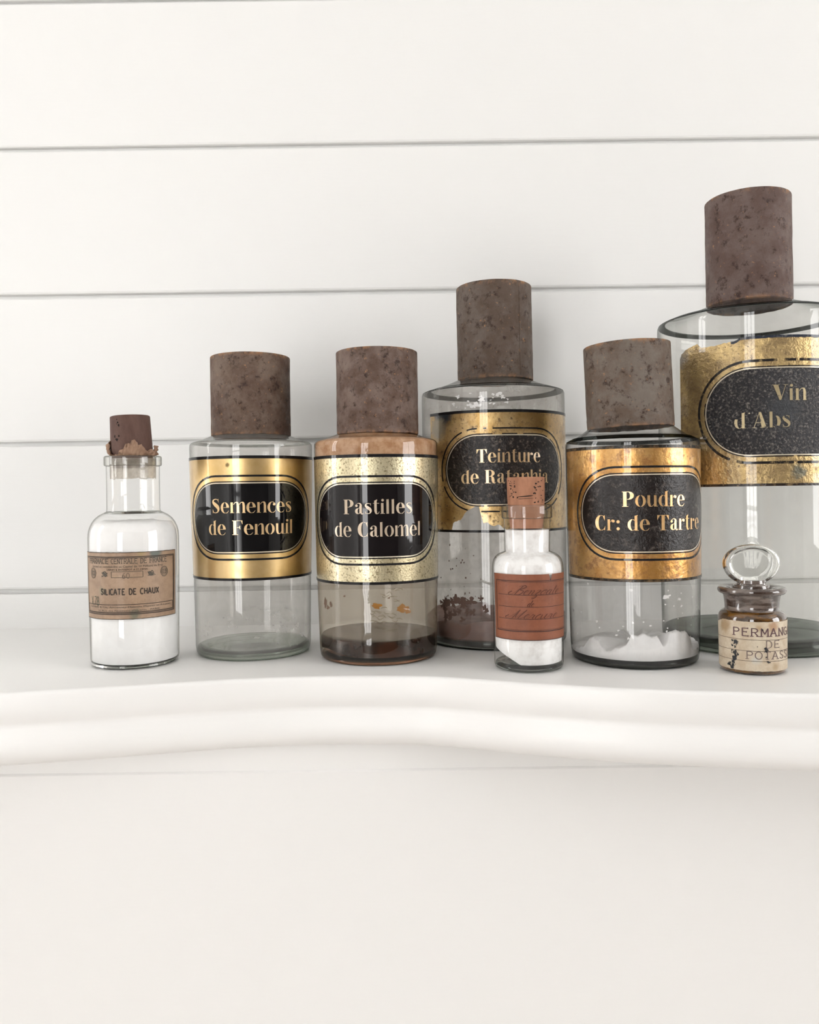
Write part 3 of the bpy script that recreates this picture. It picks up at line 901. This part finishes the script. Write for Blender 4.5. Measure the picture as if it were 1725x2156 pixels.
# ------------------------------------------------------------------ Vin d'Absinthe
j = jar('apothecary_jar', .2618, .6177, "largest apothecary jar, tall rusty tin cap, worn gold label reading Vin d'Abs")
wall = [(.0668, .0080), (.0674, .0600), (.0676, .1300), (.0676, .2380)]
P = jar_profile(wall, .0668, .0676, .2448, .0285, .2573)
g = shell(j, P, thin_glass('vin_glass', (.95, .95, .935), (.28, .30, .28), .04, (.66, .65, .61), 30, .4, .8, .10))
base_disc(j, .0660, .0100, M_base_dark)
shoulder_ring(j, .0668, .2440, .0615, .2462, .0012, M_edge)
tin_cap(j, .0308, .2552, .0815, rust('rusty_tin_vin', 9.1, c_mid=(.10, .058, .046), c_grey=(.15, .105, .09), c_dark=(.04, .018, .013)), seed=14, tilt=.2)
w = Wrap(wall, -23.0)
w.R0 = .0676
def v_hi(u):
    K = [(-.0520, .2110), (-.0500, .2158), (-.0440, .2185), (-.0356, .2205), (-.0335, .2172), (-.025, .2174), (-.0087, .2190), (-.0056, .2211), (.2, .2212)]
    for (a, za), (b_, zb_) in zip(K, K[1:]):
        if a <= u <= b_:
            return za + (zb_ - za) * (u - a) / (b_ - a) + (.0007 * fbm(u * 700, 1.1, 0, 3) if u < -.008 else 0)
    return .2110
vc = .0249
vg = gold('crazed_gilt', (.34, .24, .115), (.66, .48, .22), (.16, .10, .045), .50, .68, 420, .42, 45,
          extra=[((-.0665, -.012, .200), .006, .016, .01, (.13, .12, .105)), ((.004, -.0675, .128), .002, .007, .008, (.16, .15, .11)), ((-.062, -.026, .212), .003, .010, .01, (.33, .29, .24))], bstr=1., bsc=380)
M_crazed = enamel('crazed_black_enamel', (.012, .011, .014), (.27, .24, .21), .48, .76, 620, 1.0, 480, crough=.16,
                  extra=[((.054, -.041, .158), .010, .034, .016, (.22, .165, .12)), ((-.006, -.0672, .170), .004, .018, .012, (.028, .030, .034))])
gilt_label(w, j, .2212, .1183, vg, -.0518, .105, .1694, .0294, .0545, enamel('broken_black_line', (.02, .017, .016), (.25, .18, .09), .52, .66, 240), M_crazed, gold('faded_gilt_letters', (.50, .41, .25), (.42, .34, .2), (.10, .08, .06), .56, .66, 300, .5, 60),
           [('Vin', .0108, .0235, .0005, .1766), ("d'Abs", .0108, .0361, -.0173, .1583)], hi=v_hi, u0=vc, rims=(False, True), gap_out=.0056, m_rim=enamel('broken_rim', (.025, .018, .015), (.22, .15, .08), .5, .65, 200, .4, 300), lw=.0018, wear=lambda u, z: z < v_hi(u) and fbm(u * 180, z * 180, 8, 3) > -.45, white=True, worn=-.42)
w.columns('rim_line', lin(-.012, .105, 60), lambda u: v_hi(u) - .0016 + .0006 * fbm(u * 500, 0, 3), lambda u: v_hi(u) + .0002, .0005, enamel('blue_black_rim', (.03, .035, .05), (.2, .19, .17), .5, .7, 200), g, 1)

# ------------------------------------------------------------------ small corked vials
M_vial = thin_glass('vial_glass', (.998, .998, .994), (.42, .41, .37), .004, (.75, .73, .69), 60, .55, .9, .06, ebias=.66, rough=.02)
M_lip = thin_glass('vial_lip_glass', (.97, .97, .955), (.38, .37, .33), .03, (.75, .73, .69), 90, .5, .85, .12, ebias=.45)
def cork_mat(name, c1, c2, dark):
    b = NB(name)
    v = b.mapping((1, 1, .35))
    col = b.mix(b.ramp(b.noise(160, 5, .65, v), .35, .68), c1, c2)
    col = b.mix(b.ramp(b.noise(420, 4, .7), .66, .74), col, dark)
    return b.done(b.principled(col, .75, 0, b.bump(b.noise(300, 5, .7), .35, .0006)))
def vial(name, X, D, label, prof, lip):
    e = empty(name, (X, D, 0), label, 'bottle')
    g = revolve('glass_body', prof, M_vial, e, 96, sharp=50)
    r, z0, z1, ri = lip
    L = [(ri, z0 + .0006)] + arc(r - .0012, z0 + .0012, .0012, .0012, -90, 0, 4) + arc(r - .0012, z1 - .0012, .0012, .0012, 0, 90, 4) + [(ri + .0008, z1), (ri, z1 - .0008), (ri, z0 + .0006)]
    revolve('lip', L, M_lip, e, 96, sharp=60)
    return e, g

# Silicate de Chaux
wallS = [(.0299, .0045), (.0302, .0316), (.0306, .0585), (.0308, .0885)]
PS = [(.0255, .0003), (.0285, .0010), (.0296, .0026)] + wallS + [(.0305, .0925), (.0297, .0957), (.0282, .0990), (.0262, .1018), (.0235, .1041), (.0205, .1057), (.0184, .1068), (.0181, .1085), (.0181, .1300), (.0182, .1390)]
j, g = vial('corked_vial', -.1962, .5736, 'round-shouldered glass vial of white powder, tan Silicate de Chaux label, dark brown cork', PS, (.0196, .1387, .1458, .0158))
base_disc(j, .0292, .0022, solid_glass('pale_base_glass', (.96, .965, .95)), .0004)
b = NB('chalk_powder')
M_chalk = b.done(b.principled(b.mix(b.ramp(b.noise(60, 4), .35, .7), (.95, .945, .935), (.90, .89, .875)), .9))
revolve('white_powder', [(.0270, .0030), (.0288, .0036), (.0287, .0316), (.0291, .0585), (.0293, .0880), (.0286, .0935), (.026, .0985), (.020, .1000), (.0005, .1005)], M_chalk, j, 96, cap0=True, cap1=True, sharp=75,
        fn=lambda ph, r, z, i: (r, z + (.0015 * fbm(sin(ph) * 2 + 3, cos(ph) * 2, r * 90) if i >= 5 else 0)))
ck = revolve('cork', [(.0132, -.0095), (.0142, -.002), (.0143, .004), (.0139, .0150), (.0136, .0258), (.0134, .0264), (.0128, .0267), (.0005, .0268)], cork_mat('dark_cork', (.122, .064, .047), (.088, .042, .031), (.05, .022, .015)), j, 64, cap0=True, cap1=True, loc=(-.0006, 0, .1475), sharp=50)
ck.rotation_euler = (0, rad(-2.4), 0)
M_frost = thin_glass('powder_dusted_glass', (.93, .90, .85), (.6, .56, .5), .42, (.80, .74, .66), 120, .35, .7, .75)
shoulder_ring(j, .0200, .1058, .0181, .1071, .0006, M_edge_pale)
revolve('powder_film', [(.0155, .1300), (.0156, .1335), (.0156, .1440)], M_frost, j, 64, fn=lambda ph, r, z, i: (r, z + (.0012 * fbm(ph * 2.5, 6, 0, 3) if i == 0 else 0)))
M_hole = plain('cork_hole', (.012, .006, .004), .9)
wc = Wrap([(.0143, .004), (.0139, .0150), (.0136, .0258)], 18.9)
wc.R0 = .0138
for k, (u, z, s) in enumerate([(-.0118, .0118, .0008), (-.0100, .0095, .0009), (-.0083, .0120, .0006), (-.0112, .0100, .0004), (-.0090, .0215, .0006), (-.0082, .0195, .0007), (-.0096, .0236, .0004), (-.0099, .0205, .0003)]):
    wc.quads('cork_hole', blob_quads(u, z, s, s * 1.1, k, 12, .3), .00012, M_hole, ck)
# torn paper seal crumpled round the cork
def seal():
    V, F = [], []
    n, m = 180, 9
    for k in range(n):
        ph = 2 * pi * k / n
        d = (math.degrees(ph) - 18.9 + 180) % 360 - 180
        h = .0036 + .0030 * fbm(ph * 4, 2, 0, 4)
        h += .0062 * max(0, 1 - ((d - 2) / 36) ** 2) + .0105 * max(0, 1 - abs(d + 82) / 13) + .0042 * max(0, 1 - abs(d - 80) / 20)
        if abs(d + 48) < 14: h = .0006
        for i in range(m):
            t = i / (m - 1)
            cr = .0026 * fbm(sin(ph) * 8, cos(ph) * 8, t * 2.5, 4) * (.3 + t)
            r = .0146 + .0012 * sin(t * pi) + .0022 * t * (.6 + .8 * fbm(ph * 2.2, 8.0, 0, 2)) + cr
            r = max(r, .01445)
            V.append((r * sin(ph), -r * cos(ph), .1456 + h * t + .0006 * fbm(ph * 9, t * 3, 1)))
    for k in range(n):
        k2 = (k + 1) % n
        for i in range(m - 1):
            F.append((k * m + i, k2 * m + i, k2 * m + i + 1, k * m + i + 1))
    o = mesh('torn_seal', V, F, cork_mat('brown_seal_paper', (.40, .255, .17), (.26, .15, .095), (.12, .06, .035)), j, True)
    sm = o.modifiers.new('thickness', 'SOLIDIFY')
    sm.thickness = .0003
    return o
seal()
w = Wrap(wallS, 18.9)
w.R0 = .0305
M_tanpaper = paper('tan_paper', (.40, .27, .175), (.30, .195, .125), [((.022, -.022, .0790), .002, .006, .004, (.13, .145, .12)), ((.014, -.027, .0797), .001, .0045, .003, (.36, .26, .13)), ((.010, -.0295, .0375), .0015, .0055, .004, (.17, .155, .105)), ((-.0125, -.028, .054), .001, .004, .004, (.30, .24, .15))])
LU0, LU1, LZ0, LZ1 = -.0432, .0325, .0345, .0798
lab = w.columns('label', lin(LU0, LU1, 50), lambda u: LZ0 + .0003 * fbm(u * 300, 0, 0), lambda u: LZ1 + .0003 * fbm(u * 250, 4, 0), .0003, M_tanpaper, j, 4)
M_ink = plain('faded_black_ink', (.045, .032, .024), .7)
M_ink2 = plain('grey_ink', (.10, .085, .065), .7)
M_green = plain('green_ink', (.10, .11, .075), .7)
cu = -.0050
def box_lines(u0, u1, z0, z1, t):
    Q = []
    for (a, b_) in (((u0, z0), (u1, z0)), ((u1, z0), (u1, z1)), ((u1, z1), (u0, z1)), ((u0, z1), (u0, z0))):
        n = 24 if a[1] == b_[1] else 2
        Q += stroke_quads([(a[0] + (b_[0] - a[0]) * k / n, a[1] + (b_[1] - a[1]) * k / n, t) for k in range(n + 1)])
    return Q
FR = box_lines(LU0 + .0025, LU1 - .0022, LZ0 + .0035, LZ1 - .0032, .0006) + box_lines(LU0 + .0033, LU1 - .0030, LZ0 + .0043, LZ1 - .0040, .0003)
FR += box_lines(LU0 + .0038, LU1 - .0038, LZ0 + .0048, LZ0 + .0100, .0004) + box_lines(LU0 + .0001, LU1 - .0001, LZ0 + .0002, LZ1 - .0002, .00035)
w.quads('frame_lines', FR, .0005, M_ink, lab)
w.quads('lettering', text_quads('PHARMACIE CENTRALE DE FRANCE', .0032, .0587, -.0066, .0722, .10, skel(.12, True)), .0005, M_ink2, lab)
micro_text(w, 'lettering', 'Société en commandite au Capital de 10 Millions de Frcs', .0021, .0510, -.0063, .0695, .0005, M_ink2, lab)
micro_text(w, 'lettering', 'USINES & ENTREPOT A ST DENIS', .0017, .0270, -.0050, .0675, .0005, M_ink, lab)
w.quads('lettering', text_quads('SILICATE DE CHAUX', .0038, .0397, -.0037, .0513, .12, skel(.21, False)), .0005, M_ink, lab)
w.quads('frame_lines', box_lines(-.0152, .0053, .0628, .0668, .0003), .0005, M_ink2, lab)
w.quads('lettering', text_quads('60', .0036, .0050, -.0055, .0622, .12, skel(.10, False)), .0005, plain('pencil', (.16, .12, .09), .8), lab)
micro_text(w, 'lettering', 'Dorvault & Cie, Anciennes Maisons Menier et Réunies', .0017, .0620, cu, .0423, .0005, M_ink2, lab)
micro_text(w, 'lettering', '21 Rue des Nonnains d\'Hyères   PARIS', .0016, .0430, cu, .0399, .0005, M_ink2, lab)
w.quads('lettering', text_quads('X.78', .0058, .0088, -.0298, .0438, .1, skel(.10, False)), .0005, M_green, lab)
for um in (-.0311, .0206):
    Q = []
    for rr, t in ((.0034, .0004), (.0026, .0002), (.0015, .0003)):
        Q += stroke_quads([(um + rr * .85 * cos(a * pi / 12), .0655 + rr * sin(a * pi / 12), t) for a in range(25)])
    for k in range(5):
        Q += stroke_quads([(um - .0018, .0641 + k * .0007, .0002), (um + .0018, .0641 + k * .0007 + random.uniform(-.0003, .0003), .0003)])
    w.quads('medallion', Q, .0005, M_ink2, lab)
for um in (-.0203, .0108):
    Q = []
    for k in range(7):
        a = [(um - .003 + random.uniform(0, .002), .0632 + random.random() * .0036, .0003), (um + random.uniform(-.001, .001), .0632 + random.random() * .0036, .0006), (um + .003 - random.uniform(0, .002), .0632 + random.random() * .0036, .0003)]
        Q += stroke_quads(catmull(a, 5))
    w.quads('ornament', Q, .0005, M_ink2, lab)

# Benzoate de Mercure
wallB = [(.0230, .0040), (.0232, .0329), (.0236, .0620), (.0237, .0655)]
PB = [(.0195, .0003), (.0220, .0009), (.0228, .0023)] + wallB + [(.0234, .0690), (.0226, .0718), (.0211, .0741), (.0190, .0757), (.0165, .0766), (.0151, .0772), (.0150, .0790), (.0154, .0960), (.0156, .0995)]
j, g = vial('corked_vial', .0782, .5399, 'small glass vial filled with white powder, rust-red handwritten label, light orange cork', PB, (.0168, .0990, .1082, .0135))
base_disc(j, .0223, .0040, solid_glass('vial_base_glass', (.90, .92, .90)), .0006)
def bfn(ph, r, z, i):
    if i <= 1:
        x = -sin(ph + rad(8))
        return r, z + .0085 * max(0, x - .25) / .75
    return r, z
revolve('white_powder', [(.0200, .0046), (.0217, .0054), (.0219, .02), (.0219, .0329), (.0222, .0620), (.0222, .0662), (.0216, .0700), (.0200, .0730), (.0170, .0752), (.0141, .0768), (.0141, .0800), (.0144, .0915), (.0005, .0922)],
        (lambda b: b.done(b.principled(b.mix(b.ramp(b.noise(150, 5), .4, .72), (.93, .92, .905), (.76, .735, .71)), .9)))(NB('greyed_powder')), j, 96, cap0=True, cap1=True, fn=bfn, sharp=75)
M_cork = cork_mat('orange_cork', (.42, .195, .11), (.31, .135, .072), (.12, .05, .03))
ck = revolve('cork', [(.0106, -.0160), (.0115, -.010), (.0121, -.002), (.0124, .004), (.0126, .0150), (.0126, .0174), (.0122, .0180), (.0005, .0181)], M_cork, j, 64, cap0=True, cap1=True, loc=(-.0004, 0, .1085), sharp=50)
wc = Wrap([(.0121, -.002), (.0124, .004), (.0126, .018)], -8.2)
wc.R0 = .0125
for k in range(44):
    u = random.choice([-1, 1]) * random.uniform(.0055, .0135)
    wc.quads('cork_pit', blob_quads(u, random.uniform(.0008, .0168), random.uniform(.0003, .0009), random.uniform(.00025, .0006), k, 9, .4), .0001, M_hole, ck)
wc.quads('cork_pit', stroke_quads(catmull([(-.0055, .0050, .0003), (-.002, .0052, .0006), (.002, .0055, .0007), (.005, .0058, .0002)], 5)) + stroke_quads(catmull([(-.005, .0036, .0003), (-.001, .0038, .0003), (.005, .0040, .0002)], 5)), .0001, M_hole, ck)
w = Wrap(wallB, -8.2)
w.R0 = .0233
M_red = paper('rust_red_paper', (.255, .082, .036), (.205, .062, .026), [((.010, -.021, .036), .002, .010, .006, (.24, .072, .032))], .6, 60, .05)
UL, UR, ZL, ZH = -.0265, .0335, .0214, .0638
def r_hi(u):
    return ZH - (.0045 * max(0, 1 - abs(u - .0153) / .0012))
lab = w.columns('label', sorted(lin(UL, UR, 44) + [.0141, .0153, .0165]), lambda u: ZL, r_hi, .0003, M_red, j, 4)
M_ink3 = plain('brown_black_ink', (.030, .008, .006), .6)
M_ink4 = plain('faint_brown_ink', (.115, .033, .016), .7)
def hline(u0, u1, z, t, n=24):
    return stroke_quads([(u0 + (u1 - u0) * k / n, z, t) for k in range(n + 1)])
Q = hline(UL + .003, UR, ZH - .0042, .0004) + hline(UL + .0038, UR, ZH - .0050, .0002) + hline(UL + .003, UR, ZL + .0058, .0005) + hline(UL + .0038, UR, ZL + .0066, .0002)
Q += stroke_quads([(UL + .003, ZL + .0058, .0004), (UL + .003, ZH - .0042, .0004)]) + hline(UL, UR, ZL + .0002, .0004) + stroke_quads([(UL + .0002, ZL, .0004), (UL + .0002, ZH, .0004)])
for z in (.0506, .0429, .0351):
    Q += hline(UL + .0050, UR, z, .00025)
w.quads('ruled_lines', Q, .0005, M_ink3, lab)
CUR = {
 'e': ([[(0, .3), (.35, .55), (.45, .85), (.3, 1), (.1, .75), (.1, .3), (.3, 0), (.6, .2)]], .6),
 'n': ([[(0, .8), (.1, 1), (.15, .6), (.1, 0)], [(.12, .5), (.35, 1), (.5, .8), (.45, .2), (.55, 0), (.75, .2)]], .78),
 'z': ([[(0, .9), (.2, 1), (.45, .9), (.1, .1), (.35, .0), (.4, -.5), (.15, -.9), (.05, -.6), (.6, .1)]], .65),
 'o': ([[(.3, 1), (.05, .7), (.05, .3), (.25, 0), (.5, .3), (.5, .7), (.3, 1), (.7, .9)]], .72),
 'a': ([[(.5, .9), (.3, 1), (.05, .6), (.1, .1), (.3, .0), (.5, .5), (.55, 1), (.5, .3), (.6, 0), (.8, .2)]], .82),
 't': ([[(.2, 1.8), (.12, .4), (.2, 0), (.45, .2)], [(0, 1.2), (.45, 1.25)]], .5),
 'd': ([[(.5, .9), (.3, 1), (.05, .6), (.1, .1), (.3, .0), (.5, .5), (.6, 2.0), (.5, .3), (.6, 0), (.8, .2)]], .82),
 'u': ([[(0, .9), (.05, .3), (.2, 0), (.45, .5), (.5, 1), (.47, .3), (.6, 0), (.8, .2)]], .82),
 'r': ([[(0, .2), (.15, 1), (.2, .85), (.4, .85), (.4, .3), (.5, 0), (.65, .2)]], .66),
 'c': ([[(.45, .8), (.3, 1), (.05, .6), (.1, .1), (.3, 0), (.55, .2)]], .58),
 'B': ([[(-.5, .75), (-.75, .35), (-.6, .05), (-.2, .2), (.2, 1.2), (.4, 2.0), (.12, 0)], [(.0, 1.8), (.5, 2.1), (.85, 1.7), (.4, 1.1), (.9, .8), (.75, .1), (.25, 0)]], 1.05),
 'M': ([[(-.55, .75), (-.8, .35), (-.6, .1), (-.1, .7), (.25, 2.0), (.1, 0)], [(.25, 2.0), (.42, .2), (.95, 2.0), (.75, .2), (1.0, .05), (1.2, .3)]], 1.25),
}
def cursive(s, xh, u0, z0, kx=1.5):
    Q, x = [], 0.
    for ch in s:
        pl, adv = CUR[ch]
        for p in pl:
            pts = catmull([(a, b_) for a, b_ in p], 6)
            o = []
            for i, (a, b_) in enumerate(pts):
                q = pts[min(i + 1, len(pts) - 1)]
                down = b_ - q[1]
                wd = .00018 + (.00038 if down > .02 else .0)
                o.append((u0 + (x + a + .42 * b_) * xh * kx, z0 + b_ * xh, wd))
            Q += stroke_quads(o)
        x += adv
    return Q
w.quads('handwriting', cursive('Benzoate', .0029, -.0093, .0508, 1.85), .0005, M_ink4, lab)
w.quads('handwriting', cursive('de', .0020, -.0008, .0433, 1.4), .0005, M_ink4, lab)
w.quads('handwriting', cursive('Mercure', .0029, -.0113, .0354, 2.05), .0005, M_ink4, lab)

# ------------------------------------------------------------------ Permanganate de Potasse
wallP = [(.0203, .0034), (.0206, .0320)]
PP = [(.0170, .0003), (.0192, .0008), (.0200, .0020)] + wallP + [(.0205, .0345), (.0200, .0364), (.0188, .0380), (.0172, .0390), (.0164, .0397), (.0165, .0420), (.0168, .0450), (.0173, .0478), (.0180, .0496)]
j = empty('stoppered_jar', (.2202, .5220, 0), 'squat amber glass jar with oval clear stopper and stained cream Permanganate label', 'bottle')
zsplit = .0392
b = NB('amber_glass')
ambc = b.mix(b.ramp(b.noise(90, 4, .6, b.mapping((1, 1, 4))), .38, .66), (.055, .024, .006), (.19, .085, .015))
M_amber = b.done(b.principled(ambc, .08, 0, None, Coat_Weight=1., Coat_Roughness=.02, Transmission_Weight=.15))
g = revolve('glass_body', [p for p in PP if p[1] < .0395], M_amber, j, 96, sharp=60, cap0=True)
b = NB('smeared_neck_glass')
sm = b.noise(70, 5, .65, b.mapping((1, 1, 5)))
nc = b.mix(b.ramp(sm, .40, .62), (.26, .205, .175), (.055, .028, .018))
M_neck = b.done(b.principled(nc, .12, 0, None, Coat_Weight=1., Coat_Roughness=.03, Transmission_Weight=.35))
revolve('neck', [p for p in PP if p[1] > .0385], M_neck, j, 96, sharp=60)
revolve('lip', [(.0150, .0500), (.0178, .0494)] + arc(.0188, .0517, .0021, .0022, -80, 85, 10) + [(.0165, .0536), (.0128, .0530), (.0118, .0505), (.0118, .0440), (.0150, .0500)], M_neck, j, 96, sharp=70)
# oval glass stopper: a flattened disc with a rounded rim, standing on a ground plug
def stopper():
    nr, ns = 14, 72
    hw, zc, zt, zb = .0178, .0690, .0812, .0545
    V, F = [], []
    th = lambda q: .0021 + .0016 * math.exp(-((q - .86) / .10) ** 2) if q < .9 else (.0021 + .0016 * math.exp(-((q - .86) / .10) ** 2)) * sqrt(max(0., 1 - ((q - .9) / .1) ** 2))
    a0 = rad(-7)
    def P3(x, y, z):
        return (x * cos(a0) - y * sin(a0), x * sin(a0) + y * cos(a0), z)
    def outl(t):
        s, c = sin(t), cos(t)
        if s >= 0:
            return hw * c, zc + (zt - zc) * s
        # lower half narrows to a waist
        k = -s
        x = hw * c
        return math.copysign(max(abs(x), .0088 * min(1, abs(c) * 3)), c) if abs(c) > 1e-6 else 0, zc + (zb - zc) * k
    for side in (-1, 1):
        for i in range(nr + 1):
            q = sin(pi / 2 * i / nr)
            for k in range(ns):
                x, z = outl(2 * pi * k / ns)
                V.append(P3(x * q, side * th(q), zc + (z - zc) * q))
    m = nr + 1
    for sd in (0, 1):
        o = sd * m * ns
        for i in range(nr):
            for k in range(ns):
                k2 = (k + 1) % ns
                f = (o + i * ns + k, o + i * ns + k2, o + (i + 1) * ns + k2, o + (i + 1) * ns + k)
                F.append(f if sd == 0 else f[::-1])
    for k in range(ns):
        k2 = (k + 1) % ns
        F.append((nr * ns + k, nr * ns + k2, m * ns + nr * ns + k2, m * ns + nr * ns + k))
    st = mesh('stopper', V, F, solid_glass('stopper_glass', (.985, .985, .975), 0.0), j, True, sharp=60)
    revolve('stopper_plug', [(.0108, .0440), (.0114, .0525), (.0108, .0548), (.0085, .0560), (.0082, .0580)], M_neck, st, 64, cap0=True, cap1=True)
stopper()
w = Wrap(wallP, -22.9)
w.R0 = .0205
M_creampaper = paper('cream_paper', (.62, .53, .40), (.50, .39, .27), [((.005, -.020, .031), .001, .005, .004, (.42, .26, .15)), ((-.006, -.0195, .010), .0005, .004, .004, (.55, .53, .47)), ((-.020, -.006, .030), .002, .007, .006, (.36, .25, .14)), ((-.004, -.0202, .030), .0005, .003, .004, (.47, .33, .2)), ((.006, -.0196, .006), .0005, .004, .004, (.42, .31, .19))], .6, 110)
def p_hi(u):
    return .0338 - .0025 * max(0, (-u - .0195) / .0077) + .0002 * fbm(u * 500, 0, 0)
def p_lo(u):
    return .0030 + .0003 * fbm(u * 400, 2, 0) + .0012 * max(0, (-u - .024) / .004)
lab = w.columns('label', lin(-.0272, .0480, 54), p_lo, p_hi, .0003, M_creampaper, j, 4)
M_ink5 = plain('violet_brown_ink', (.11, .055, .06), .7)
M_ink6 = plain('black_spot', (.012, .013, .016), .6)
w.quads('ruled_lines', sum((hline(-.0272, .0480, z, .00022) for z in (.0226, .0156, .0093)), []), .0005, M_ink3, lab)
w.quads('lettering', text_quads('PERMANGANATE', .0048, .0651, .0212, .0249, .16, skel(.12, True)), .0005, M_ink5, lab)
w.quads('lettering', text_quads('DE', .0044, .0097, .0127, .0177, .16, skel(.10, True)), .0005, plain('grey_violet_ink', (.20, .15, .13), .7), lab)
w.quads('lettering', text_quads('POTASSE', .0046, .0345, .0138, .0107, .16, skel(.10, True)), .0005, plain('grey_violet_ink_b', (.17, .12, .11), .7), lab)
for k in range(46):
    t = random.random()
    u = -.0118 + .0024 * t + random.gauss(0, .0013)
    z = .0035 + .0180 * t
    s = random.uniform(.0002, .0010)
    w.quads('mould_spot', blob_quads(u, z, s, s * 1.2, k + 11, 9, .6), .0006, M_ink6, lab)
for (u, z, s) in [(.0078, .0172, .0010), (.0085, .0160, .0008), (.0060, .0292, .0005), (.0090, .0090, .0008), (.0080, .0120, .0006), (.0100, .0086, .0006), (.003, .0185, .0003)]:
    w.quads('mould_spot', blob_quads(u, z, s, s * .9, int(z * 1e4), 10, .6), .0006, M_ink6, lab)
